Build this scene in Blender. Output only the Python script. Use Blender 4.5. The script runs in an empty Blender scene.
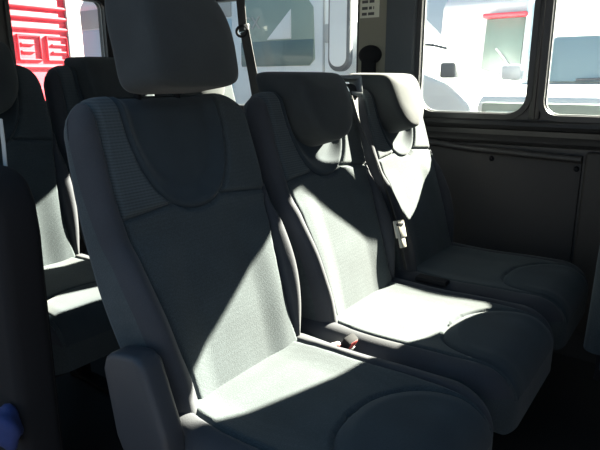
import bpy, bmesh, math, random
from mathutils import Vector, Matrix
random.seed(4)
S = bpy.context.scene
COL = S.collection
pi = math.pi

# ------------------------------------------------------------------ materials
def nodes(name):
    m = bpy.data.materials.new(name); m.use_nodes = True
    nt = m.node_tree
    return m, nt, nt.nodes['Principled BSDF']

def plain(name, col, rough=.6, metal=0.0, bump=0.0, scale=200.0, spec=.5, var=.12):
    m, nt, b = nodes(name)
    tc = nt.nodes.new('ShaderNodeTexCoord')
    n = nt.nodes.new('ShaderNodeTexNoise'); n.inputs['Scale'].default_value = scale; n.inputs['Detail'].default_value = 3
    nt.links.new(tc.outputs['Object'], n.inputs['Vector'])
    mx = nt.nodes.new('ShaderNodeMix'); mx.data_type = 'RGBA'
    mx.inputs[6].default_value = tuple(c * (1 - var) for c in col) + (1,)
    mx.inputs[7].default_value = tuple(min(1, c * (1 + var)) for c in col) + (1,)
    nt.links.new(n.outputs['Fac'], mx.inputs[0]); nt.links.new(mx.outputs[2], b.inputs['Base Color'])
    b.inputs['Roughness'].default_value = rough; b.inputs['Metallic'].default_value = metal
    b.inputs['Specular IOR Level'].default_value = spec
    if bump:
        bp = nt.nodes.new('ShaderNodeBump'); bp.inputs['Strength'].default_value = bump; bp.inputs['Distance'].default_value = .002
        nt.links.new(n.outputs['Fac'], bp.inputs['Height']); nt.links.new(bp.outputs[0], b.inputs['Normal'])
    return m

def fabric(name, col, kind='smooth'):
    m, nt, b = nodes(name)
    N, L = nt.nodes.new, nt.links.new
    tc = N('ShaderNodeTexCoord')
    noise = N('ShaderNodeTexNoise'); noise.inputs['Scale'].default_value = 420; noise.inputs['Detail'].default_value = 4
    L(tc.outputs['Object'], noise.inputs['Vector'])
    big = N('ShaderNodeTexNoise'); big.inputs['Scale'].default_value = 9; big.inputs['Detail'].default_value = 4
    L(tc.outputs['Object'], big.inputs['Vector'])
    h = noise.outputs['Fac']
    if kind == 'mesh':
        v = N('ShaderNodeTexVoronoi'); v.inputs['Scale'].default_value = 330; v.inputs['Randomness'].default_value = .6
        L(tc.outputs['Object'], v.inputs['Vector']); h = v.outputs['Distance']
    elif kind == 'knit':
        mp = N('ShaderNodeMapping'); mp.inputs['Scale'].default_value = (.35, 1, 1)
        L(tc.outputs['Object'], mp.inputs['Vector'])
        v = N('ShaderNodeTexVoronoi'); v.inputs['Scale'].default_value = 330; v.inputs['Randomness'].default_value = .15
        L(mp.outputs[0], v.inputs['Vector'])
        w = N('ShaderNodeTexWave'); w.bands_direction = 'Z'; w.inputs['Scale'].default_value = 55; w.inputs['Distortion'].default_value = .15
        L(tc.outputs['Object'], w.inputs['Vector'])
        ad = N('ShaderNodeMath'); ad.operation = 'ADD'
        L(v.outputs['Distance'], ad.inputs[0]); L(w.outputs['Fac'], ad.inputs[1]); h = ad.outputs[0]
    r = N('ShaderNodeMapRange'); r.inputs[1].default_value = 0.1; r.inputs[2].default_value = .9 if kind != 'knit' else 1.5
    r.inputs[3].default_value = {'mesh': .74, 'knit': .72, 'smooth': .88}[kind]; r.inputs[4].default_value = {'mesh': 1.22, 'knit': 1.3, 'smooth': 1.1}[kind]
    L(h, r.inputs[0])
    r2 = N('ShaderNodeMapRange'); r2.inputs[1].default_value = .3; r2.inputs[2].default_value = .7; r2.inputs[3].default_value = .88; r2.inputs[4].default_value = 1.1
    L(big.outputs['Fac'], r2.inputs[0])
    mu = N('ShaderNodeMath'); mu.operation = 'MULTIPLY'; L(r.outputs[0], mu.inputs[0]); L(r2.outputs[0], mu.inputs[1])
    sc = N('ShaderNodeVectorMath'); sc.operation = 'SCALE'; sc.inputs[0].default_value = col
    L(mu.outputs[0], sc.inputs['Scale']); L(sc.outputs[0], b.inputs['Base Color'])
    b.inputs['Roughness'].default_value = .95; b.inputs['Specular IOR Level'].default_value = .15
    b.inputs['Sheen Weight'].default_value = .12; b.inputs['Sheen Roughness'].default_value = .5
    bp = N('ShaderNodeBump'); bp.inputs['Strength'].default_value = .35 if kind != 'knit' else .2; bp.inputs['Distance'].default_value = .0012
    L(h, bp.inputs['Height']); L(bp.outputs[0], b.inputs['Normal'])
    return m

def glass(name, tint=(.95, .98, .97), refl=.06):
    m, nt, b = nodes(name)
    nt.nodes.remove(b)
    N, L = nt.nodes.new, nt.links.new
    t = N('ShaderNodeBsdfTransparent'); t.inputs[0].default_value = tint + (1,)
    g = N('ShaderNodeBsdfGlossy'); g.inputs['Roughness'].default_value = .02
    lw = N('ShaderNodeLayerWeight'); lw.inputs['Blend'].default_value = .12
    ma = N('ShaderNodeMath'); ma.operation = 'MULTIPLY_ADD'; ma.inputs[1].default_value = .5; ma.inputs[2].default_value = refl * .4
    L(lw.outputs['Fresnel'], ma.inputs[0])
    mx = N('ShaderNodeMixShader'); L(ma.outputs[0], mx.inputs[0]); L(t.outputs[0], mx.inputs[1]); L(g.outputs[0], mx.inputs[2])
    L(mx.outputs[0], nt.nodes['Material Output'].inputs['Surface'])
    return m

F_MESH = fabric('grey_dotted_fabric', (.051, .063, .069), 'mesh')  # blue of the skylit shade is mixed into the seat fabric colours
F_KNIT = fabric('grey_ribbed_knit', (.055, .067, .074), 'knit')
F_SMOOTH = fabric('charcoal_fabric', (.037, .048, .056), 'smooth')
F_BOL = fabric('dark_bolster_fabric', (.046, .049, .057), 'smooth')
F_HEAD = fabric('headrest_fabric', (.041, .046, .048), 'smooth')
M_PLASTIC = plain('dark_grey_plastic', (.032, .035, .043), .55, bump=.25, scale=500)
M_BLACK = plain('black_plastic', (.012, .012, .014), .8, bump=.2, scale=400, spec=.2)
M_TRIM = plain('charcoal_side_trim', (.045, .041, .041), .42, bump=.3, scale=350)
M_PANEL = plain('dark_brown_grey_hardboard', (.046, .040, .038), .62, bump=.3, scale=260)
M_PILLAR = plain('beige_grey_pillar_trim', (.21, .20, .155), .6, bump=.2, scale=300)
M_PILLARD = plain('slate_pillar_trim', (.055, .065, .075), .5, bump=.2, scale=300)
M_RUBBER = plain('black_rubber', (.030, .028, .028), .34, bump=.1, scale=200)
M_FLOOR = plain('dark_rubber_floor', (.02, .02, .021), .7, bump=.5, scale=120)
M_ROOF = plain('grey_headliner', (.62, .63, .64), .9, bump=.3, scale=300)
M_CHROME = plain('polished_steel', (.6, .6, .6), .2, metal=1.0, var=.02)
M_BELT = plain('black_belt_webbing', (.028, .028, .03), .75, bump=.6, scale=700)
M_LATCH = plain('pale_plastic', (.55, .53, .46), .4)
M_GREYPL = plain('mid_grey_plastic', (.20, .22, .23), .45)
M_RED = plain('red_button', (.40, .05, .045), .4)
M_WHITEP = plain('white_plastic', (.75, .73, .70), .4)
M_PAPER = plain('paper', (.62, .62, .52), .8, var=.05)
M_INK = plain('ink', (.07, .07, .07), .8)
M_BLUE = plain('blue_cloth', (.022, .035, .13), .9, bump=.4, scale=150)
M_GLASS = glass('window_glass')
M_WHITE = plain('white_car_paint', (.80, .83, .84), .3, scale=3, var=.03)
M_PALEBLUE = plain('pale_blue_paint', (.52, .66, .74), .35, scale=3, var=.04)
M_CARGLASS = plain('tinted_teal_car_glass', (.13, .19, .19), .12, scale=2, var=.1)
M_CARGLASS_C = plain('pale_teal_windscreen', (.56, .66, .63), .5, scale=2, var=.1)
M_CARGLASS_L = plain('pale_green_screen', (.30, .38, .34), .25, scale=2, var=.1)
M_REDBOX = plain('red_container_paint', (.62, .045, .07), .45, scale=5, var=.1)
M_GREYMET = plain('grey_metal', (.42, .44, .44), .5, scale=5)
M_GREYGREEN = plain('grey_green_shaded_front', (.30, .36, .33), .8, bump=.3, scale=12)
M_SCREEN = plain('dark_green_screen', (.13, .18, .17), .3, scale=3, var=.2)
M_DARKMET = plain('dark_grey_metal', (.13, .14, .15), .5, scale=5)
M_TYRE = plain('tyre_rubber', (.03, .03, .03), .8)
M_DARKGROUND = plain('dark_ground', (.055, .055, .058), .9, bump=.5, scale=40)
M_GROUND = plain('pale_concrete', (.155, .17, .185), .9, bump=.4, scale=6)

# ------------------------------------------------------------------ helpers
def link(o, parent=None):
    COL.objects.link(o)
    if parent: o.parent = parent
    return o

def tag(o, label=None, cat=None, group=None, kind=None):
    if label: o['label'] = label
    if cat: o['category'] = cat
    if group: o['group'] = group
    if kind: o['kind'] = kind
    return o

def empty(name, loc, rz=0.0):
    o = bpy.data.objects.new(name, None); o.location = loc; o.rotation_euler.z = rz
    o.empty_display_size = .1
    return link(o)

def mesh(name, V, Fc, mat, parent=None, smooth=True, sharp=None):
    me = bpy.data.meshes.new(name); me.from_pydata([tuple(v) for v in V], [], Fc); me.update()
    me.materials.append(mat)
    bm = bmesh.new(); bm.from_mesh(me); bmesh.ops.recalc_face_normals(bm, faces=bm.faces); bm.to_mesh(me); bm.free()
    if smooth:
        for p in me.polygons: p.use_smooth = True
        if sharp: me.set_sharp_from_angle(angle=math.radians(sharp))
    o = bpy.data.objects.new(name, me)
    return link(o, parent)

def bmobj(name, bm, mat, parent=None, smooth=True, sharp=40):
    bmesh.ops.recalc_face_normals(bm, faces=bm.faces)
    me = bpy.data.meshes.new(name); bm.to_mesh(me); bm.free()
    me.materials.append(mat)
    if smooth:
        for p in me.polygons: p.use_smooth = True
        me.set_sharp_from_angle(angle=math.radians(sharp))
    return link(bpy.data.objects.new(name, me), parent)

def add_box(bm, lo, hi, bev=0.0, seg=2):
    r = bmesh.ops.create_cube(bm, size=1.0)
    vs = r['verts']
    for v in vs:
        v.co = Vector([(lo[i] + hi[i]) / 2 + v.co[i] * (hi[i] - lo[i]) for i in range(3)])
    if bev:
        es = list({e for v in vs for e in v.link_edges})
        bmesh.ops.bevel(bm, geom=es, offset=bev, segments=seg, profile=.5, affect='EDGES')

def box(name, lo, hi, mat, parent=None, bev=.004, seg=2):
    bm = bmesh.new(); add_box(bm, lo, hi, bev, seg)
    return bmobj(name, bm, mat, parent)

def add_prism(bm, pts, axis, lo, hi, bev=0.0, seg=2):
    """polygon pts in the two other axes, extruded along axis from lo to hi"""
    def mk(p, t):
        c = list(p); c.insert(axis, t); return bm.verts.new(c)
    A = [mk(p, lo) for p in pts]; B = [mk(p, hi) for p in pts]
    n = len(pts); fs = [bm.faces.new(A), bm.faces.new(B[::-1])]
    for i in range(n): fs.append(bm.faces.new((A[i], B[i], B[(i + 1) % n], A[(i + 1) % n])))
    bmesh.ops.recalc_face_normals(bm, faces=fs)
    if bev:
        es = list({e for v in A + B for e in v.link_edges})
        bmesh.ops.bevel(bm, geom=es, offset=bev, segments=seg, profile=.5, affect='EDGES')

def prism(name, pts, axis, lo, hi, mat, parent=None, bev=0.0, seg=2, sharp=40):
    bm = bmesh.new(); add_prism(bm, pts, axis, lo, hi, bev, seg)
    return bmobj(name, bm, mat, parent, sharp=sharp)

def add_tube(bm, pts, r, n=10):
    pts = [Vector(p) for p in pts]; rings = []
    for i, p in enumerate(pts):
        t = (pts[min(i + 1, len(pts) - 1)] - pts[max(i - 1, 0)]).normalized()
        a = t.orthogonal().normalized() if i == 0 else (rings_a - t * rings_a.dot(t)).normalized()
        rings_a = a; b = t.cross(a)
        rr = r[i] if isinstance(r, (list, tuple)) else r
        rings.append([bm.verts.new(p + (a * math.cos(2 * pi * k / n) + b * math.sin(2 * pi * k / n)) * rr) for k in range(n)])
    for i in range(len(rings) - 1):
        for k in range(n):
            bm.faces.new((rings[i][k], rings[i][(k + 1) % n], rings[i + 1][(k + 1) % n], rings[i + 1][k]))
    bm.faces.new(rings[0][::-1]); bm.faces.new(rings[-1])

def tube(name, pts, r, mat, parent=None, n=10):
    bm = bmesh.new(); add_tube(bm, pts, r, n); return bmobj(name, bm, mat, parent, sharp=50)

def spline(P, n):
    P = [Vector(p) for p in P]; out = []
    for i in range(len(P) - 1):
        p0, p1, p2, p3 = P[max(i - 1, 0)], P[i], P[i + 1], P[min(i + 2, len(P) - 1)]
        for k in range(n):
            t = k / n
            out.append(.5 * (2 * p1 + (p2 - p0) * t + (2 * p0 - 5 * p1 + 4 * p2 - p3) * t * t + (3 * p1 - p0 - 3 * p2 + p3) * t ** 3))
    out.append(P[-1]); return out

def ribbon(name, P, sides, w, th, mat, parent=None, n=8):
    """a strap: path P, per-point width direction, rectangular section"""
    C = spline(P, n); D = spline(sides, n); V = []; Fc = []
    for i, c in enumerate(C):
        t = (C[min(i + 1, len(C) - 1)] - C[max(i - 1, 0)]).normalized()
        d = (D[i] - t * D[i].dot(t)).normalized(); nn = t.cross(d)
        for a, b in ((-1, -1), (1, -1), (1, 1), (-1, 1)): V.append(c + d * (a * w / 2) + nn * (b * th / 2))
    for i in range(len(C) - 1):
        for k in range(4): Fc.append((4 * i + k, 4 * i + (k + 1) % 4, 4 * i + 4 + (k + 1) % 4, 4 * i + 4 + k))
    Fc.append((3, 2, 1, 0)); m = 4 * (len(C) - 1); Fc.append((m, m + 1, m + 2, m + 3))
    return mesh(name, V, Fc, mat, parent, smooth=True, sharp=40)

def children(o): return [c for c in bpy.data.objects if c.parent == o]
def copy_tree(o, parent=None):
    c = o.copy(); COL.objects.link(c)
    if parent: c.parent = parent
    for ch in children(o): copy_tree(ch, c)
    return c

def sm(x, a, b):
    t = max(0.0, min(1.0, (x - a) / (b - a))); return t * t * (3 - 2 * t)
def clamp(x, a=0.0, b=1.0): return max(a, min(b, x))

# ------------------------------------------------------------------ seat surfaces
H0 = .47
def region_mesh(na, nb, plan, curves, classify, depth, place, closing):
    """sheet of cells in plan space, snapped to the seam curves, split into one vertex/face list per region.
    plan(a,b)->(u,s); curves: implicit functions; classify(u,s)->region; depth(a,b,u,s,dist)->d; place(u,s,d)->xyz"""
    P = []; AB = []; ON = []
    def sdf(f, u, s):
        e = 1e-4; v = f(u, s)
        gu = (f(u + e, s) - f(u - e, s)) / (2 * e); gs = (f(u, s + e) - f(u, s - e)) / (2 * e)
        g = math.hypot(gu, gs)
        return (v / g if g > 1e-6 else 1.0), gu / (g or 1), gs / (g or 1)
    for j in range(nb + 1):
        for i in range(na + 1):
            a = -1 + 2 * i / na; b = j / nb
            u, s = plan(a, b)
            P.append([u, s]); AB.append((a, b)); ON.append(False)
    def idx(i, j): return j * (na + 1) + i
    for j in range(1, nb):
        for i in range(1, na):
            k = idx(i, j); u, s = P[k]
            cell = .5 * max(math.dist(P[idx(i + 1, j)], P[idx(i, j)]), math.dist(P[idx(i, j + 1)], P[idx(i, j)])) * 1.02
            best = None
            for f in curves:
                d, gx, gy = sdf(f, u, s)
                if abs(d) < cell and (best is None or abs(d) < abs(best[0])): best = (d, gx, gy)
            if best:
                P[k] = [u - best[0] * best[1], s - best[0] * best[2]]; ON[k] = True
    X = []
    for k, (u, s) in enumerate(P):
        dist = min([abs(sdf(f, u, s)[0]) for f in curves] + [1.0])
        if ON[k]: dist = 0.0
        X.append(place(u, s, depth(AB[k][0], AB[k][1], u, s, dist)))
    out = {}
    def emit(q):
        cu = sum(P[k][0] for k in q) / len(q); cs = sum(P[k][1] for k in q) / len(q)
        out.setdefault(classify(cu, cs), []).append(q)
    for j in range(nb):
        for i in range(na):
            q = (idx(i, j), idx(i + 1, j), idx(i + 1, j + 1), idx(i, j + 1))
            on = [ON[k] for k in q]
            if on[0] and on[2] and not (on[1] and on[3]): emit((q[0], q[1], q[2])); emit((q[0], q[2], q[3]))
            elif on[1] and on[3] and not (on[0] and on[2]): emit((q[0], q[1], q[3])); emit((q[1], q[2], q[3]))
            else: emit(q)
    res = {}
    for r, qs in out.items():
        mp = {}; V = []; Fc = []
        for q in qs:
            t = []
            for k in q:
                if k not in mp: mp[k] = len(V); V.append(X[k])
                t.append(mp[k])
            Fc.append(tuple(t))
        res[r] = (V, Fc)
    # close the sheet with a back sheet + rim and give it to the closing region
    V, Fc = res.setdefault(closing[0], ([], []))
    rim = [idx(i, 0) for i in range(na + 1)] + [idx(na, j) for j in range(1, nb + 1)] + \
          [idx(i, nb) for i in range(na - 1, -1, -1)] + [idx(0, j) for j in range(nb - 1, 0, -1)]
    st = 4; ci = list(range(0, na + 1, st)); cj = list(range(0, nb + 1, st))
    base = len(V); fm = {}
    for k in rim: fm[k] = len(V); V.append(X[k])
    bk = {}
    for j in range(nb + 1):
        for i in range(na + 1):
            edge = i in (0, na) or j in (0, nb)
            if edge or (i % 2 == 0 and j % 2 == 0):
                k = idx(i, j); u, s = P[k]
                bk[k] = len(V); V.append(place(u, s, closing[1](AB[k][0], AB[k][1], u, s)))
    n = len(rim)
    for t in range(n):
        k0, k1 = rim[t], rim[(t + 1) % n]
        Fc.append((fm[k0], fm[k1], bk[k1], bk[k0]))
    for j in range(0, nb, 2):
        for i in range(0, na, 2):
            loop = [idx(i, j)]
            if j == 0: loop.append(idx(i + 1, j))
            loop.append(idx(i + 2, j))
            if i + 2 == na: loop.append(idx(i + 2, j + 1))
            loop.append(idx(i + 2, j + 2))
            if j + 2 == nb: loop.append(idx(i + 1, j + 2))
            loop.append(idx(i, j + 2))
            if i == 0: loop.append(idx(i, j + 1))
            Fc.append(tuple(bk[k] for k in loop))
    return res

def fix(name, VF, mat, parent):
    return mesh(name, VF[0], VF[1], mat, parent, smooth=True, sharp=60)

STOP = .645
def back_parts(theta, K=1.0):
    ct, st_ = math.cos(theta), math.sin(theta)
    S0 = -.09
    def hw(s):
        return .245 - .006 * sm(s, .45, .62) - .036 * sm(s, .30, -.09)
    def stop(a):
        t = clamp((abs(a) - .62) / .38); return STOP - .075 * (1 - math.sqrt(max(0, 1 - t ** 2.2)))
    def plan(a, b):
        s = S0 + b * (stop(a) - S0); return a * hw(s), s
    def Ucurve(u, s):
        if s > .60: return abs(u) / .138 - 1
        return (abs(u / .138) ** 2.3 + (abs(.60 - s) / .215) ** 2.3) ** (1 / 2.3) - 1
    def seamx(s, u=1):
        b = math.sin(pi * clamp((s + .07) / .54)) ** 1.15
        if u < 0: b = b + ((1.10 - .32 * sm(s, .20, .44)) - b) * sm(-u, .0, .12) * max(sm(s, .20, .40), sm(s, .22, .05))
        return hw(s) + .002 - .060 * b
    def Bcurve(u, s): return abs(u) - seamx(s, u)
    def Hcurve(u, s):
        if Ucurve(u, s) < .02 or Bcurve(u, s) > -.002: return 1.0
        return s - (.398 - .10 * (abs(u) - .14))
    curves = [Ucurve, Bcurve, Hcurve]
    def classify(u, s):
        if Bcurve(u, s) > 0 and (u < 0 or s < .47): return 'bolster_r' if u > 0 else 'bolster_l'
        if Ucurve(u, s) < 0: return 'insert'
        if s > .398 - .10 * (abs(u) - .14): return 'shoulder_r' if u > 0 else 'shoulder_l'
        return 'main'
    def env(a, b, u, s):
        d = .012 * math.exp(-((s - .16) / .12) ** 2)
        t = clamp((abs(u) - seamx(s, u)) / .062)
        amp = .036 * sm(s, .50, .18) * (1 - .35 * sm(s, .10, -.05))
        d += amp * (.65 if u > 0 else 1) * math.sin(pi * .62 * t) ** .85 if t > 0 else 0
        d += .010 * sm(abs(u), .08, .16) * sm(s, .36, .30)
        un = Ucurve(u, s)
        if un < 0: d -= .022 * sm(-un, 0, .28)
        return d
    R = .046; T = .105
    def depth(a, b, u, s, dist):
        d = env(a, b, u, s)
        qx = clamp((abs(u) - (hw(s) - R * .7)) / (R * .7)); qy = clamp((s - (stop(a) - R)) / R)
        q = min(1.0, (qx ** 3 + qy ** 3) ** (1 / 3))
        d -= R * (1 - math.sqrt(max(0, 1 - q * q)))
        d -= .0105 * math.exp(-(dist / .0048) ** 2)
        return d
    def backd(a, b, u, s):
        qx = clamp((abs(u) - (hw(s) - .04)) / .04); qy = clamp((s - (stop(a) - .04)) / .04)
        q = min(1.0, (qx ** 3 + qy ** 3) ** (1 / 3))
        return -T + .035 * (1 - math.sqrt(max(0, 1 - q * q))) + .02 * sm(s, .35, .62)
    def place(u, s, d): return (u, s * K * st_ - d * ct, H0 + s * K * ct + d * st_)
    return region_mesh(104, 150, plan, curves, classify, depth, place, ('main', backd)), place

def cushion_parts():
    Y0, Y1 = .055, -.505
    def plan(a, b):
        s = b; t = clamp((abs(a) - .60) / .40)
        L = (Y0 - Y1) - .075 * (1 - math.sqrt(max(0, 1 - t ** 2.2)))
        back = .0
        h = .240 + .006 * math.sin(pi * b)
        return a * h, Y0 - back - b * L        # s is the world y
    def horse(u, y):
        if y < -.44: return abs(u) / .168 - 1
        return (abs(u / .168) ** 2.3 + (abs(y + .44) / .165) ** 2.3) ** (1 / 2.3) - 1
    def seamx(y): return .192 - .012 * sm(y, -.30, -.5) - .014 * sm(y, -.12, .03)
    def side(u, y):
        if horse(u, y) < .03: return 1.0
        return abs(u) - seamx(y)
    curves = [horse, side]
    def classify(u, y):
        if horse(u, y) < 0: return 'thigh'
        if abs(u) > seamx(y): return 'side_r' if u > 0 else 'side_l'
        return 'main'
    def endy(u):
        t = clamp((abs(u) / .244 - .60) / .40); return Y1 + .075 * (1 - math.sqrt(max(0, 1 - t ** 2.2)))
    def depth(a, b, u, y, dist):
        d = .010 * sm(abs(u), .10, .205) - .006 * math.exp(-((y + .15) / .12) ** 2)
        if horse(u, y) < 0: d += .009 * sm(-horse(u, y), 0, .22)
        Rs, Rf = .042, .085
        qx = clamp((abs(u) - (.243 - Rs)) / Rs); qy = clamp(((endy(u) + Rf) - y) / Rf)
        d -= Rs * .8 * (1 - math.sqrt(max(0, 1 - qx * qx)))
        d -= Rf * .9 * (1 - math.sqrt(max(0, 1 - qy * qy)))
        d -= .0095 * math.exp(-(dist / .0048) ** 2)
        d += .006
        return d
    def bottom(a, b, u, y): return -.135 + .02 * sm(abs(u), .2, .24)
    def place(u, y, d): return (u, y, H0 + d)
    return region_mesh(100, 124, plan, curves, classify, depth, place, ('main', bottom))

def headrest_geo(theta, s_lo, s_hi, hwid, d_back, d_front, e_top=7.0, e_bot=2.35, split=.62):
    """U-fronted block, in seat coordinates"""
    ct, st_ = math.cos(theta), math.sin(theta)
    sc = s_lo + split * (s_hi - s_lo)
    def outline(n):
        pts = []
        for k in range(n):
            t = 2 * pi * k / n; c, s = math.cos(t), math.sin(t)
            e = e_top if s >= 0 else e_bot
            hh = (s_hi - sc) if s >= 0 else (sc - s_lo)
            ex = 2 / e
            pts.append((hwid * math.copysign(abs(c) ** ex, c), hh * math.copysign(abs(s) ** ex, s)))
        return pts
    n = 88; O = outline(n); V = []; Fc = []
    D = d_front - d_back; mid = (d_front + d_back) / 2
    layers = []
    for k in range(17):
        t = -1 + 2 * k / 16                       # back..front rim
        layers.append((1 - .13 * (1 - (1 - abs(t) ** 7) ** .5), t * D / 2))
    for f in (.60, .45, .30, .16): layers.append((f, D / 2 + .010 * (1 - (f / .85) ** 2)))
    layers = [(f, -D / 2 - .006 * (1 - (f / .7) ** 2)) for f in (.16, .30, .45, .58)] + layers
    for f, dd in layers:
        for (x, z) in O:
            s = sc + z * f - (mid + dd) * math.tan(theta) * 1.1 * sm(z * f / (s_hi - sc), -.2, .8)
            d = mid + dd + .016 * ((s - sc) / .13) * (-1 if s > sc else -.3)
            V.append((x * f, s * st_ - d * ct, H0 + s * ct + d * st_))
    m = len(layers)
    for i in range(m - 1):
        for k in range(n): Fc.append((i * n + k, i * n + (k + 1) % n, (i + 1) * n + (k + 1) % n, (i + 1) * n + k))
    Fc.append(tuple(range(n))[::-1]); Fc.append(tuple((m - 1) * n + k for k in range(n)))
    return V, Fc

THETA = math.atan(.31)
REC = (0, math.sin(THETA), math.cos(THETA))
NAMES = {'main': ('backrest', F_MESH), 'insert': ('shoulder_insert', F_SMOOTH), 'shoulder_l': ('shoulder_panel', F_KNIT),
         'shoulder_r': ('shoulder_panel', F_MESH), 'bolster_l': ('side_bolster', F_BOL), 'bolster_r': ('side_bolster', F_BOL)}
CNAMES = {'main': ('seat_cushion', F_MESH), 'thigh': ('thigh_panel', F_SMOOTH), 'side_l': ('cushion_bolster', F_BOL), 'side_r': ('cushion_bolster', F_BOL)}

def make_seat(theta=THETA, K=1.0):
    root = empty('van_seat', (0, 0, 0))
    parts, place = back_parts(theta, K)
    for r, (nm, mt) in NAMES.items():
        if r in parts: fix(nm, parts[r], mt, root)
    cp = cushion_parts()
    for r, (nm, mt) in CNAMES.items():
        if r in cp: fix(nm, cp[r], mt, root)
    V, Fc = headrest_geo(theta, .474 * K, .690 * K + .02 * (K > 1), .119, -.088, .066)
    h = mesh('headrest', V, Fc, F_HEAD, root)
    bm = bmesh.new()
    add_box(bm, (-.215, -.40, .27), (.215, .03, .345), .01)
    add_box(bm, (-.20, -.02, .30), (-.17, .07, .47), .006); add_box(bm, (.17, -.02, .30), (.20, .07, .47), .006)
    bmobj('seat_base', bm, M_BLACK, root)
    for x in (-.17, .17):
        bm = bmesh.new()
        add_box(bm, (x - .02, -.33, 0), (x + .02, -.28, .28), .006); add_box(bm, (x - .02, -.03, 0), (x + .02, .02, .28), .006)
        add_box(bm, (x - .025, -.36, 0), (x + .025, .05, .02), .006)
        bmobj('leg', bm, M_BLACK, root)
    return root

proto = make_seat()
CX = (.246, .760, 1.262)
ROWG, REARG = 'seats of the middle row', 'seats of the rear row'
rear = make_seat(math.atan(.25), 1.12)
seats = [proto] + [copy_tree(proto) for _ in range(2)] + [rear] + [copy_tree(rear) for _ in range(2)]
for k in range(3): seats[k].location = (CX[k], 0, 0)
for k in range(3): seats[3 + k].location = (.32 + .505 * k, 1.06, 0)
tag(seats[0], 'large grey van seat in front with its headrest raised out of the backrest', 'seat', ROWG)
tag(seats[1], 'middle grey van seat of three, sunlit backrest, headrest lowered into its recess', 'seat', ROWG)
tag(seats[2], 'grey van seat nearest the side window wall with brightly sunlit headrest', 'seat', ROWG)
tag(seats[3], 'dark rear seat at left edge of photo with strip of sun on cushion', 'seat', REARG)
tag(seats[4], 'dark rear seat whose headrest shows below the red container, behind nearest seat', 'seat', REARG)
tag(seats[5], 'rear seat mostly hidden behind the raised headrest, nearest the side windows', 'seat', REARG)
for c in children(seats[4]):
    if c.name.startswith('headrest'): c.location = Vector(REC) * -.045
# the near seat: headrest raised on its two posts, hinge cover, fabric tag
s1 = seats[0]
UP = .160
for c in children(s1):
    if c.name.startswith('headrest'):
        hp = Vector((0, math.sin(THETA) * .58, H0 + math.cos(THETA) * .58))
        Rm = Matrix.Rotation(math.radians(9), 4, 'X')
        tgt = hp + Vector((.004, -.01, UP))
        V, Fc = headrest_geo(THETA, .478, .712, .118, -.080, .060, 2.7, 6.0, .38)
        me = mesh('headrest', V, Fc, F_HEAD).data
        bpy.data.objects.remove([o for o in bpy.data.objects if o.data == me][0])
        c.data = me
        c.matrix_local = Matrix.Translation(tgt) @ Rm @ Matrix.Translation(-hp)
for x in (-.055, .055):
    a = Vector((x, math.sin(THETA) * .56, H0 + math.cos(THETA) * .56)) + Vector((0, math.cos(THETA), -math.sin(THETA))) * .045
    tube('headrest_post', [a, a + Vector(REC) * .13], .0065, M_BLACK, s1, 12)
hc = [(.100, .580), (.090, .606), (.07, .619), (.005, .630), (-.018, .618), (-.065, .490), (-.070, .445), (-.06, .41), (.06, .41), (.078, .445)]
prism('hinge_cover', hc, 0, -.290, -.238, M_PLASTIC, s1, bev=.012, seg=3, sharp=50)
tg = box('fabric_tag', (-.004, -.002, -.012), (.004, .002, .012), M_BLACK, s1, .001)
tg.location = (-.188, .035 * math.sin(THETA) - .016 * math.cos(THETA), H0 + .035 * math.cos(THETA) + .016 * math.sin(THETA)); tg.rotation_euler = (-THETA, 0, .15)

# a seat of the front row, of which only the edge shows: same parts, upright back
def front_seat(loc, label):
    f = make_seat(math.radians(-2)); f.location = loc
    tag(f, label, 'seat')
    return f
front_seat((1.20, -.670, 0), 'pale grey back edge of a front seat at right edge of photo')

# ------------------------------------------------------------------ van shell
WX = 1.75; SILL, HEAD = .962, 1.56; ROOF = 1.74
W1 = (-.165, .300); W2 = (-.605, -.220); W3 = (.60, 1.75); HEAD3 = 1.515
def structure(o): return tag(o, kind='structure')
structure(box('floor', (-.05, -1.6, -.06), (WX + .05, 2.4, 0), M_FLOOR, bev=0))
structure(box('ceiling', (-.05, -1.6, ROOF), (WX + .08, 2.4, ROOF + .05), M_ROOF, bev=0))

def rrect(lo, hi, r, n=6):
    (y0, z0), (y1, z1) = lo, hi; pts = []
    for cx, cy, a0 in ((y1 - r, z0 + r, -90), (y1 - r, z1 - r, 0), (y0 + r, z1 - r, 90), (y0 + r, z0 + r, 180)):
        for k in range(n + 1):
            a = math.radians(a0 + 90 * k / n); pts.append((cx + r * math.cos(a), cy + r * math.sin(a)))
    return pts

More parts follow.
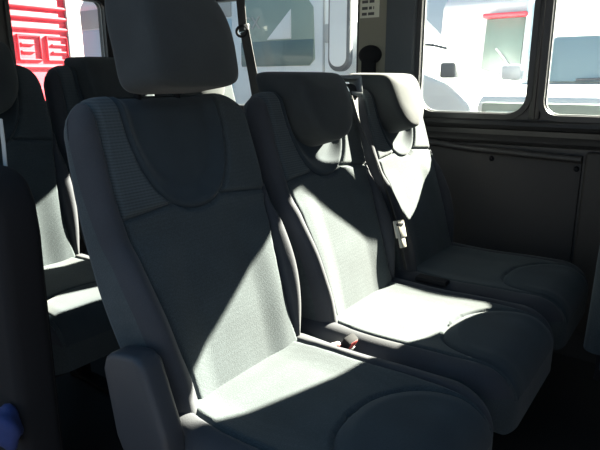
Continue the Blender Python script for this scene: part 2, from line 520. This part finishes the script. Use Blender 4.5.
def plate_with_holes(name, axis, lo, hi, outer, holes, mat):
    """flat wall with rounded openings: outer (p0,q0,p1,q1), holes = list of point loops"""
    bm = bmesh.new()
    def mk(p, t):
        c = list(p); c.insert(axis, t); return bm.verts.new(c)
    loops = [[(outer[0], outer[1]), (outer[2], outer[1]), (outer[2], outer[3]), (outer[0], outer[3])]] + holes
    es = []
    for lp in loops:
        vs = [mk(p, lo) for p in lp]
        for i in range(len(vs)): es.append(bm.edges.new((vs[i], vs[(i + 1) % len(vs)])))
    bmesh.ops.triangle_fill(bm, use_beauty=True, use_dissolve=False, edges=es)
    # drop faces that fell inside the holes
    def inside(p, poly):
        c = False
        for i in range(len(poly)):
            a, b = poly[i], poly[i - 1]
            if (a[1] > p[1]) != (b[1] > p[1]) and p[0] < (b[0] - a[0]) * (p[1] - a[1]) / (b[1] - a[1]) + a[0]: c = not c
        return c
    kill = []
    for f in bm.faces:
        m = f.calc_center_median(); p = [m[i] for i in range(3) if i != axis]
        if any(inside(p, h) for h in holes): kill.append(f)
    bmesh.ops.delete(bm, geom=kill, context='FACES_ONLY')
    r = bmesh.ops.extrude_face_region(bm, geom=list(bm.faces))
    d = [0, 0, 0]; d[axis] = hi - lo
    bmesh.ops.translate(bm, verts=[g for g in r['geom'] if isinstance(g, bmesh.types.BMVert)], vec=d)
    return bmobj(name, bm, mat, sharp=30)

def hole(w, z0=SILL, z1=HEAD, r=.045): return rrect((w[0], z0), (w[1], z1), r)
structure(plate_with_holes('wall_right', 0, WX, WX + .025, (-1.6, 0, 2.4, ROOF), [hole(W1, r=.08), hole(W2, r=.06), hole(W3, z1=HEAD3)], M_TRIM))

def ring(name, axis, lo, hi, outer, inner, mat, parent):
    bm = bmesh.new(); n = len(outer)
    def mk(p, t):
        c = list(p); c.insert(axis, t); return bm.verts.new(c)
    A = [mk(p, lo) for p in outer]; B = [mk(p, lo) for p in inner]; Cc = [mk(p, hi) for p in inner]; D = [mk(p, hi) for p in outer]
    for i in range(n):
        j = (i + 1) % n
        for p, q in ((A, B), (B, Cc), (Cc, D), (D, A)): bm.faces.new((p[i], p[j], q[j], q[i]))
    return bmobj(name, bm, mat, parent, sharp=35)

def window(name, axis, pos, w, z0, z1, r=.045, inward=-1):
    o = bpy.data.objects.new(name, None); link(o); structure(o)
    out = rrect((w[0] - .016, z0 - .016), (w[1] + .016, z1 + .016), r + .016)
    inn = rrect((w[0] + .006, z0 + .006), (w[1] - .006, z1 - .006), r - .006)
    ring('rubber_seal', axis, pos + inward * .016, pos + .028, out, inn, M_RUBBER, o)
    in2 = rrect((w[0] + .010, z0 + .010), (w[1] - .010, z1 - .010), r - .010)
    ring('seal_highlight', axis, pos + .012, pos + .020, inn, in2, M_GREYMET, o)  # pale ring standing in for the highlight along the seal
    pts = rrect((w[0] + .004, z0 + .004), (w[1] - .004, z1 - .004), r - .004)
    prism('glass_pane', pts, axis, pos + .022, pos + .027, M_GLASS, o)
    return o
window('window_1', 0, WX, W1, SILL, HEAD, .08)
window('window_2', 0, WX, W2, SILL, HEAD, .06)
window('window_3', 0, WX, W3, SILL, HEAD3)

# side trim under the windows: stepped sill, ridge, rail and hardboard panel (profile in x,z extruded along y)
def profile_y(name, pts, y0, y1, mat, bev=0.0, parent=None):
    bm = bmesh.new()
    A = [bm.verts.new((x, y0, z)) for x, z in pts]; B = [bm.verts.new((x, y1, z)) for x, z in pts]; n = len(pts)
    bm.faces.new(A); bm.faces.new(B[::-1])
    for i in range(n): bm.faces.new((A[i], B[i], B[(i + 1) % n], A[(i + 1) % n]))
    if bev: bmesh.ops.bevel(bm, geom=list(bm.edges), offset=bev, segments=2, profile=.5, affect='EDGES')
    return bmobj(name, bm, mat, parent, sharp=30)
xi = WX
structure(profile_y('trim_1', [(xi + .02, .945), (xi - .018, .945), (xi - .026, .938), (xi - .030, .925), (xi - .024, .912), (xi - .012, .905),
                     (xi - .010, .885), (xi - .022, .872), (xi - .026, .862), (xi - .018, .850), (xi - .004, .845), (xi + .02, .845)], -1.2, 2.25, M_RUBBER))
rail = spline([(xi - .012, .30, .845), (xi - .02, .2, .838), (xi - .026, .06, .826), (xi - .028, -.15, .818), (xi - .028, -.385, .810)], 6)
structure(tube('trim_2', rail, .014, M_TRIM, n=12))
structure(box('trim_3', (xi - .012, -.385, .12), (xi + .01, .45, .822), M_PANEL, bev=.004))
structure(box('trim_4', (xi - .026, -1.2, .12), (xi + .01, -.395, .838), M_PANEL, bev=.012, seg=3))
# the two-tone pillar between the windows
structure(box('trim_5', (xi - .030, .448, .94), (xi + .01, .592, ROOF), M_PILLAR, bev=.008))
structure(prism('trim_6', [(xi - .012, .312), (xi - .034, .322), (xi - .040, .38), (xi - .044, .446), (xi + .01, .446), (xi + .01, .312)], 2, .94, ROOF, M_PILLARD, bev=.004))
bm = bmesh.new()
add_box(bm, (xi - .014, -.214, .95), (xi + .01, -.172, ROOF), .006)
add_box(bm, (xi - .020, -.198, .95), (xi - .010, -.188, ROOF), .003)
structure(bmobj('trim_7', bm, M_RUBBER))
for y, z in ((-.045, .787), (-.368, .772)):
    bm = bmesh.new(); bmesh.ops.create_cone(bm, cap_ends=True, segments=16, radius1=.011, radius2=.007, depth=.012,
        matrix=Matrix.Translation((xi - (.017 if y > -.2 else .017), y, z)) @ Matrix.Rotation(-pi / 2, 4, 'Y'))
    add_box(bm, (xi - .025, y - .006, z - .001), (xi - .021, y + .006, z + .001))
    o = bmobj('panel_screw', bm, M_BLACK)
    tag(o, 'dark screw fixing the side panel below the ' + ('first window' if y > -.2 else 'second window by the panel edge'), 'screw', 'side panel screws')

# unseen front door and wall, added to shade the cabin; windscreen opening kept small
structure(plate_with_holes('wall_front', 1, -1.66, -1.60, (-.05, 0, WX, ROOF), [rrect((.12, 1.22), (WX - .15, 1.58), .08)], M_TRIM))
structure(plate_with_holes('door_1', 0, -.09, -.045, (-1.6, 0, -.90, ROOF), [rrect((-1.5, 1.02), (-1.0, 1.56), .06)], M_TRIM))
# rear wall with two door windows, left side wall, door jamb
RY = 2.30
R1W = (.10, .82); R2W = (1.03, 1.62)
structure(plate_with_holes('wall_rear', 1, RY, RY + .06, (-.05, 0, WX, ROOF), [hole(R1W, .98), hole(R2W, .98)], M_TRIM))
window('window_4', 1, RY, R1W, .98, HEAD)
window('window_5', 1, RY, R2W, .98, HEAD)
structure(plate_with_holes('wall_left', 0, -.09, -.045, (.62, 0, RY, ROOF), [rrect((.80, .97), (2.05, HEAD), .045)], M_TRIM))
window('window_6', 0, -.085, (.80, 2.05), .97, HEAD, inward=1)
jam = [(.325, 0), (.325, .30), (.318, .60), (.305, .80), (.312, .87), (.335, .915), (.375, .935), (.66, .945), (.66, 0)]
bm = bmesh.new(); add_prism(bm, jam, 0, -.10, -.01, .022, 4)
add_prism(bm, [(.352, 0), (.352, .32), (.345, .60), (.338, .80), (.356, .872), (.40, .892), (.43, .89), (.43, 0)], 0, -.03, .002, .008, 2)
structure(bmobj('trim_8', bm, M_BLACK))
# strap beside the jamb
st = ribbon('seat_belt_strap', [(-.02, .404, 1.03), (-.02, .405, .98), (-.02, .408, .945), (-.02, .412, .90)], [(.2, 1, 0)] * 4, .022, .002, M_GREYMET)
tag(st, 'short pale grey strap hanging above the black door jamb at left edge', 'strap')
# blue cloth on the step
def blob(name, c, r, mat, parent=None, amp=.18, sub=3):
    bm = bmesh.new(); bmesh.ops.create_icosphere(bm, subdivisions=sub, radius=1)
    for v in bm.verts:
        k = 1 + amp * (math.sin(3.1 * v.co.x + c[0] * 5) * math.sin(2.7 * v.co.y + 1) + .5 * math.sin(5.3 * v.co.z + v.co.x * 4))
        v.co = Vector((v.co.x * r[0] * k + c[0], v.co.y * r[1] * k + c[1], v.co.z * r[2] * k + c[2]))
    return bmobj(name, bm, mat, parent, sharp=180)
b = blob('cloth', (-.125, .345, .40), (.03, .05, .045), M_BLUE)
tag(b, 'crumpled dark blue cloth in the bottom left corner by the door', 'cloth')

# ------------------------------------------------------------------ belts, buckles, notices
def pt(u, s, d, k=1):
    return Vector((CX[k] + u, s * math.sin(THETA) - d * math.cos(THETA), H0 + s * math.cos(THETA) + d * math.sin(THETA)))
belt = empty('seat_belt', pt(.20, .60, 0)); b0 = belt.location.copy()
tag(belt, 'black seat belt running down between the two sunlit seats, with pale latch plate', 'seat belt')
P = [pt(.222, .655, -.03), pt(.222, .635, .012), pt(.218, .52, .012), pt(.236, .38, .03), pt(.240, .24, .040), pt(.236, .14, .045), pt(.236, .03, .04)]
D = [Vector((1, 0, 0))] * 2 + [Vector((.8, .5, .0))] * 2 + [Vector((.7, .6, 0))] * 3
ribbon('webbing', [p - b0 for p in P], D, .046, .002, M_BELT, belt)
q = pt(.230, .165, .056) - b0
bm = bmesh.new(); add_box(bm, (-.021, -.004, -.030), (.021, .004, .026), .003); add_box(bm, (-.013, -.0025, -.062), (.013, .0025, -.028), .002)
o = bmobj('latch_plate', bm, M_LATCH, belt); o.location = q; o.rotation_euler = (-.35, 0, -.4)
box('plate_slot', (-.014, -.006, .008), (.014, -.0035, .016), M_BLACK, o, .001)
# guide on the shoulder of the middle seat
g = pt(.222, .640, -.005) - b0
bm = bmesh.new()
add_box(bm, (-.040, -.030, -.030), (.040, .030, -.016), .006); add_box(bm, (-.040, -.030, .022), (.040, .030, .034), .006)
add_box(bm, (-.040, -.030, -.026), (-.028, .030, .030), .005); add_box(bm, (.028, -.030, -.026), (.040, .030, .030), .005)
o = bmobj('belt_guide', bm, M_GREYPL, belt); o.location = g; o.rotation_euler = (-.2, 0, -.5)

# hanging belt by the rear side window
hb = empty('seat_belt', (WX - .05, 1.27, 1.345))
tag(hb, 'black seat belt with ring hanging before the rear side window', 'seat belt')
h0 = Vector(hb.location)
ribbon('webbing', [Vector(p) - h0 for p in ((WX - .03, 1.300, ROOF - .01), (WX - .04, 1.285, 1.52), (WX - .05, 1.262, 1.345))], [(0, 1, 0)] * 3, .055, .003, M_BELT, hb)
ribbon('webbing', [Vector(p) - h0 for p in ((WX - .05, 1.252, 1.345), (WX - .055, 1.215, 1.20), (WX - .06, 1.18, 1.05), (WX - .06, 1.12, .7), (WX - .05, 1.10, .3))], [(0, 1, 0)] * 5, .06, .003, M_BELT, hb)
ringp = [Vector((0, .038 * math.cos(t), .026 * math.sin(t))) for t in [2 * pi * k / 24 for k in range(25)]]
tube('belt_ring', ringp, .007, M_BLACK, hb, 8)
box('ring_cap', (-.006, -.045, .006), (.004, -.018, .034), M_WHITEP, hb, .003)

# buckle between the near seat and the middle seat
bk = empty('seat_belt_buckle', (.504, -.105, .452)); bk.rotation_euler = (.5, -.1, -.15)
tag(bk, 'white and red belt buckle lying in the gap beside the near seat', 'belt buckle')
box('buckle_body', (-.018, -.012, -.05), (.018, .012, .045), M_BLACK, bk, .004)
box('release_button', (-.015, -.0125, .020), (.015, .004, .044), M_RED, bk, .003)
box('buckle_face', (-.016, -.014, -.030), (.016, -.006, .018), M_WHITEP, bk, .003)
bk2 = empty('seat_belt_buckle', (.500, -.068, .445)); bk2.rotation_euler = (.9, 0, -.5)
tag(bk2, 'second pale buckle, smaller, just left of the red buckle between the seats', 'belt buckle')
box('buckle_body', (-.013, -.010, -.03), (.013, .010, .03), M_WHITEP, bk2, .004)
box('release_button', (-.011, -.0115, .012), (.011, .004, .033), M_RED, bk2, .002)
pk = box('buckle_pocket', (-.020, -.060, -.006), (.020, .045, .012), M_BLACK, None, .006)
pk.location = (1.030, -.10, .476)
tag(pk, 'flat black buckle slot in the gap beside the seat nearest the windows', 'buckle pocket')

# notice and belt adjuster on the pillar
nt_ = empty('paper_notice', (xi - .0305, .535, 1.42))
tag(nt_, 'small off-white paper notice with dark lines stuck on the beige pillar', 'notice')
box('sheet', (-.001, -.048, -.052), (.001, .048, .10), M_PAPER, nt_, 0)
bm = bmesh.new()
for row, (z, ws) in enumerate(((.045, (.022, .012, .020)), (.015, (.030, .024)), (-.012, (.028, .014, .004)), (-.036, (.024, .030)))):
    y = .038
    for w in ws:
        add_box(bm, (-.0022, y - w, z - .006), (-.0010, y, z + .006)); y -= w + .007
bmobj('printed_lines', bm, M_INK, nt_)
ad = empty('belt_anchor', (xi - .034, .525, 1.19))
tag(ad, 'black belt height adjuster on the beige pillar below the notice', 'belt anchor')
bm = bmesh.new(); bmesh.ops.create_uvsphere(bm, u_segments=20, v_segments=12, radius=1)
for v in bm.verts: v.co = Vector((v.co.x * .028, v.co.y * .058, v.co.z * .042 + .02))
bmobj('cap', bm, M_BLACK, ad, sharp=180)
box('slider', (-.025, -.034, -.11), (.002, .034, .0), M_BLACK, ad, .008)

# ------------------------------------------------------------------ outside
structure(box('ground', (1.9, -16, -.62), (24, 24, -.55), M_GROUND, bev=0))
structure(box('ground_dark', (-14, -16, -.62), (1.9, 24, -.56), M_DARKGROUND, bev=0))  # unseen ground on the door side, darkened to cut light bounced into the cabin
GZ = -.55
def wheel(root, x, y, r=.33, w=.20, name='wheel'):
    bm = bmesh.new()
    prof = [(.0, -w / 2), (r * .6, -w / 2), (r * .92, -w / 2), (r, -w / 3), (r, w / 3), (r * .92, w / 2), (r * .6, w / 2), (0, w / 2)]
    n = 28; rings = []
    for k in range(n):
        a = 2 * pi * k / n
        rings.append([bm.verts.new((x + p[1], y + p[0] * math.cos(a), r + p[0] * math.sin(a))) for p in prof])
    for k in range(n):
        for i in range(len(prof) - 1): bm.faces.new((rings[k][i], rings[(k + 1) % n][i], rings[(k + 1) % n][i + 1], rings[k][i + 1]))
    bmesh.ops.remove_doubles(bm, verts=bm.verts, dist=1e-4)
    return bmobj(name, bm, M_TYRE, root)

# white van parked alongside, nose towards -y (right of photo)
wv = empty('white_van', (3.95, 0, GZ))
tag(wv, 'white and pale blue van with large mirror seen through the rear side window', 'van')
VB = [(6.05, .35), (6.05, 2.55), (5.9, 2.68), (2.75, 2.68), (2.45, 2.62), (1.55, 1.80), (1.05, 1.62), (.85, 1.45), (.80, .9), (.80, .4)]
prism('body', VB, 0, 0, 1.95, M_WHITE, wv, bev=.05, seg=3)
def side_panel(name, pts, mat, dx=.02, r=None): return prism(name, pts, 0, -dx, .03, mat, wv, bev=.008)
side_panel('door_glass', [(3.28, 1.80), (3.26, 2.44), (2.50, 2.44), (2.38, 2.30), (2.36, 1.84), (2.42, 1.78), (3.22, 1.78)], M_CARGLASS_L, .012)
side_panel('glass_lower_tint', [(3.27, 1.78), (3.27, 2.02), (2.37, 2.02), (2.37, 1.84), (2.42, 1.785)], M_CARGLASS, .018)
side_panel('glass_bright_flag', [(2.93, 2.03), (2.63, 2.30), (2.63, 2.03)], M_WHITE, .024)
side_panel('lower_band', [(6.0, .45), (6.0, 1.25), (3.3, 1.25), (3.3, 2.15), (3.42, 2.15), (3.42, 2.2), (6.0, 2.2)][:3] + [(2.3, 1.25), (2.3, .45)], M_PALEBLUE, .014)
side_panel('rear_side_panel', [(6.0, 1.30), (6.0, 2.26), (3.40, 2.26), (3.40, 1.30)], M_PALEBLUE, .012)
side_panel('rear_side_band', [(6.0, 2.28), (6.0, 2.50), (3.40, 2.50), (3.40, 2.28)], M_GREYMET, .016)
side_panel('door_seam', [(2.275, .6), (2.275, 2.45), (2.25, 2.45), (2.25, .6)], M_GREYMET, .008)
side_panel('handle', [(2.24, 1.98), (2.24, 2.14), (2.14, 2.14), (2.14, 1.98)], M_GREYMET, .03)
mi = prism('mirror', rrect((1.86, 1.72), (2.08, 2.60), .10, 8), 0, -.22, -.14, M_DARKMET, wv, bev=.02)
prism('mirror_glass', rrect((1.885, 1.76), (2.055, 2.56), .08, 8), 0, -.225, -.21, M_WHITE, mi)
tube('mirror_arm', [(0, 2.0, 2.2), (-.08, 1.98, 2.24), (-.16, 1.97, 2.22)], .02, M_GREYMET, mi)
box('wing_mirror', (-.16, .93, 1.66), (-.02, 1.06, 1.78), M_DARKMET, wv, .02)
tube('wiper', [(-.02, 1.34, 1.935), (-.03, 1.18, 1.92), (-.02, 1.06, 1.89)], .012, M_DARKMET, wv, 8)
for y in (1.75, 5.0):
    wheel(wv, .12, y); wheel(wv, 1.83, y)
# lettering on the cab glass
cu = bpy.data.curves.new('lettering', 'FONT'); cu.body = 'CX'; cu.size = .17; cu.extrude = .002
tmp = bpy.data.objects.new('lettering', cu); COL.objects.link(tmp)
dg = bpy.context.evaluated_depsgraph_get(); dg.update()
me = bpy.data.meshes.new_from_object(tmp.evaluated_get(dg)); COL.objects.unlink(tmp); bpy.data.objects.remove(tmp)
me.materials.append(M_GREYMET)
lt = link(bpy.data.objects.new('lettering', me), wv); lt.location = (-.016, 3.25, 2.14); lt.rotation_euler = (pi / 2, 0, -pi / 2)

# car facing us beyond the second window
car = empty('car', (3.0, -.43, GZ))
tag(car, 'white car with pale teal windscreen and grey front seen low through both side windows', 'car')
CBp = [(.0, .45), (.0, 1.50), (.06, 1.555), (.95, 1.625), (1.05, 1.63), (4.2, 1.60), (4.3, .9), (4.3, .4), (.05, .4)]
prism('body', CBp, 1, -.90, .90, M_WHITE, car, bev=.03, seg=3)
cabin = [(.90, 1.615), (1.40, 1.975), (1.75, 2.06), (3.4, 2.06), (4.1, 1.60)]
prism('cabin', cabin, 1, -.86, .86, M_WHITE, car, bev=.05, seg=3)
bm = bmesh.new()
q4 = [(.895, -.84, 1.635), (.895, .84, 1.635), (1.37, .77, 1.97), (1.37, -.77, 1.97)]
vs = [bm.verts.new(p) for p in q4]; vs2 = [bm.verts.new((p[0] + .05, p[1], p[2] - .01)) for p in q4]
bm.faces.new(vs); bm.faces.new(vs2[::-1])
for i in range(4): bm.faces.new((vs[i], vs2[i], vs2[(i + 1) % 4], vs[(i + 1) % 4]))
bmobj('windscreen', bm, M_CARGLASS_C, car)
tube('wiper', [(.86, .5, 1.645), (.90, .1, 1.66), (.95, -.45, 1.675)], .01, M_DARKMET, car, 8)
box('grille', (-.03, -.86, .95), (.03, .86, 1.515), M_GREYGREEN, car, .02)  # shade on the car's lower front put into the grey-green colour
for y in (-.84, .48): box('headlamp', (-.045, y, 1.30), (.05, y + .36, 1.47), M_CARGLASS_C, car, .03)
box('bumper', (-.08, -.89, .45), (.1, .89, .93), M_GREYMET, car, .03)
for y in (-1.0, .90):
    box('wing_mirror', (.95, y, 1.64), (1.06, y + .10 + (.06 if y > 0 else 0), 1.76), M_WHITE, car, .03)
for x in (.75, 3.5):
    for y in (-.80, .80):
        w = wheel(car, 0, 0); w.rotation_euler.z = pi / 2; w.location = (x, y, 0)

# truck with green-grey screen further off
tr = empty('lorry', (9.5, 2.55, GZ))
tag(tr, 'white lorry cab with grey-green windscreen beyond the window pillar', 'lorry')
prism('cab', [(0, .6), (0, 1.6), (.15, 2.9), (.4, 3.1), (2.2, 3.1), (2.2, .6)], 1, -1.75, .95, M_WHITE, tr, bev=.06, seg=3)
prism('windscreen', [(-.02, 1.72), (.11, 2.65), (.16, 2.65), (.03, 1.72)], 1, -.53, .12, M_SCREEN, tr, bev=.01)
tube('wiper', [(-.06, -.45, 1.75), (.0, -.25, 2.0), (.05, -.1, 2.15)], .02, M_WHITE, tr)
box('pillar', (-.05, -.66, .9), (.14, -.57, 3.0), M_PALEBLUE, tr, .02)
box('sun_visor', (-.12, -.6, 2.64), (.15, .12, 2.71), M_REDBOX, tr, .02)
box('bumper', (-.1, -1.7, .45), (.1, .9, .85), M_GREYMET, tr, .03)
for y in (-1.5, .7):
    w = wheel(tr, 0, 0, .45, .28); w.rotation_euler.z = pi / 2; w.location = (1.0, y, 0)
# red container beyond the rear window
rc = empty('red_container', (5.06, 10, GZ))
tag(rc, 'red panelled metal container seen through the rear window', 'container')
box('body', (-2.2, 0, .25), (1.30, 2.5, 3.6), M_REDBOX, rc, .02)
def ribset(pts, r=.035): return tube('panel_rib', pts, r, M_REDBOX, rc, 8)
for z in (1.90, 2.61, 2.81, 3.0, 3.25): ribset([(-2.1, -.01, z), (1.25, -.01, z)], .035)
for x0, x1, z0, z1 in ((.19, .63, 2.03, 2.47), (.77, 1.20, 2.03, 2.47), (-.45, .05, 2.03, 2.47)):
    ribset([(x0, -.01, z0), (x1, -.01, z0), (x1, -.01, z1), (x0, -.01, z1), (x0, -.01, z0)], .025)
for z in (2.18, 2.32): ribset([(.25, -.01, z), (.5, -.01, z)], .022); ribset([(.88, -.01, z), (1.15, -.01, z)], .022)
box('corner_post', (1.22, -.05, .2), (1.34, .1, 3.65), M_GREYMET, rc, .015)
wb = empty('box_truck', (6.62, 10.8, GZ))
tag(wb, 'plain white box truck beside the red container outside the rear window', 'truck')
box('cargo_box', (0, 0, .8), (2.3, 5.0, 3.5), M_WHITE, wb, .03)
box('door_frame', (-.02, -.04, .9), (.08, .05, 3.45), M_GREYMET, wb, .01)
box('bumper', (.05, -.1, .55), (2.25, .1, .78), M_GREYMET, wb, .02)
for y in (.9, 4.0):
    wheel(wb, .2, y, .42, .25); wheel(wb, 2.1, y, .42, .25)

# ------------------------------------------------------------------ light
W = bpy.data.worlds.new('World'); S.world = W; W.use_nodes = True
bg = W.node_tree.nodes['Background']
nt = W.node_tree
tc = nt.nodes.new('ShaderNodeTexCoord'); sx = nt.nodes.new('ShaderNodeSeparateXYZ'); cr = nt.nodes.new('ShaderNodeValToRGB')
nt.links.new(tc.outputs['Generated'], sx.inputs[0]); nt.links.new(sx.outputs['Z'], cr.inputs[0]); nt.links.new(cr.outputs[0], bg.inputs[0])
cr.color_ramp.elements[0].position = .03; cr.color_ramp.elements[0].color = (1.0, 1.12, 1.2, 1)      # pale haze at the horizon
cr.color_ramp.elements[1].position = .26; cr.color_ramp.elements[1].color = (.30, .58, .92, 1)     # blue above
bg.inputs[1].default_value = .66
sun = bpy.data.lights.new('sun', 'SUN'); sun.energy = 84; sun.angle = math.radians(.55); sun.color = (1, .91, .76)
so = link(bpy.data.objects.new('sun', sun))
SUN_DIR = Vector((1, -.298, .605))
so.rotation_euler = (-SUN_DIR).to_track_quat('-Z', 'Y').to_euler(); so.location = (6, -2, 5)

# ------------------------------------------------------------------ camera
cam = bpy.data.cameras.new('camera'); co = link(bpy.data.objects.new('camera', cam)); S.camera = co
cam.sensor_width = 36; cam.lens = 564.4 / 600 * 36; cam.clip_start = .02; cam.clip_end = 200
yaw, pitch, roll = .629, .253, -.003
fw = Vector((math.cos(yaw) * math.cos(pitch), math.sin(yaw) * math.cos(pitch), -math.sin(pitch)))
r = Vector((math.sin(yaw), -math.cos(yaw), 0)); u = r.cross(fw)
r2 = r * math.cos(roll) + u * math.sin(roll); u2 = u * math.cos(roll) - r * math.sin(roll)
M = Matrix((r2, u2, -fw)).transposed().to_4x4(); M.translation = (-.603, -.771, 1.106)
co.matrix_world = M

S.view_settings.view_transform = 'Standard'; S.view_settings.look = 'None'
S.view_settings.exposure = 0; S.view_settings.gamma = 1; S.view_settings.use_curve_mapping = False
S.cycles.use_denoising = True
S.cycles.max_bounces = 8; S.cycles.transparent_max_bounces = 16
S.cycles.sample_clamp_indirect = 6
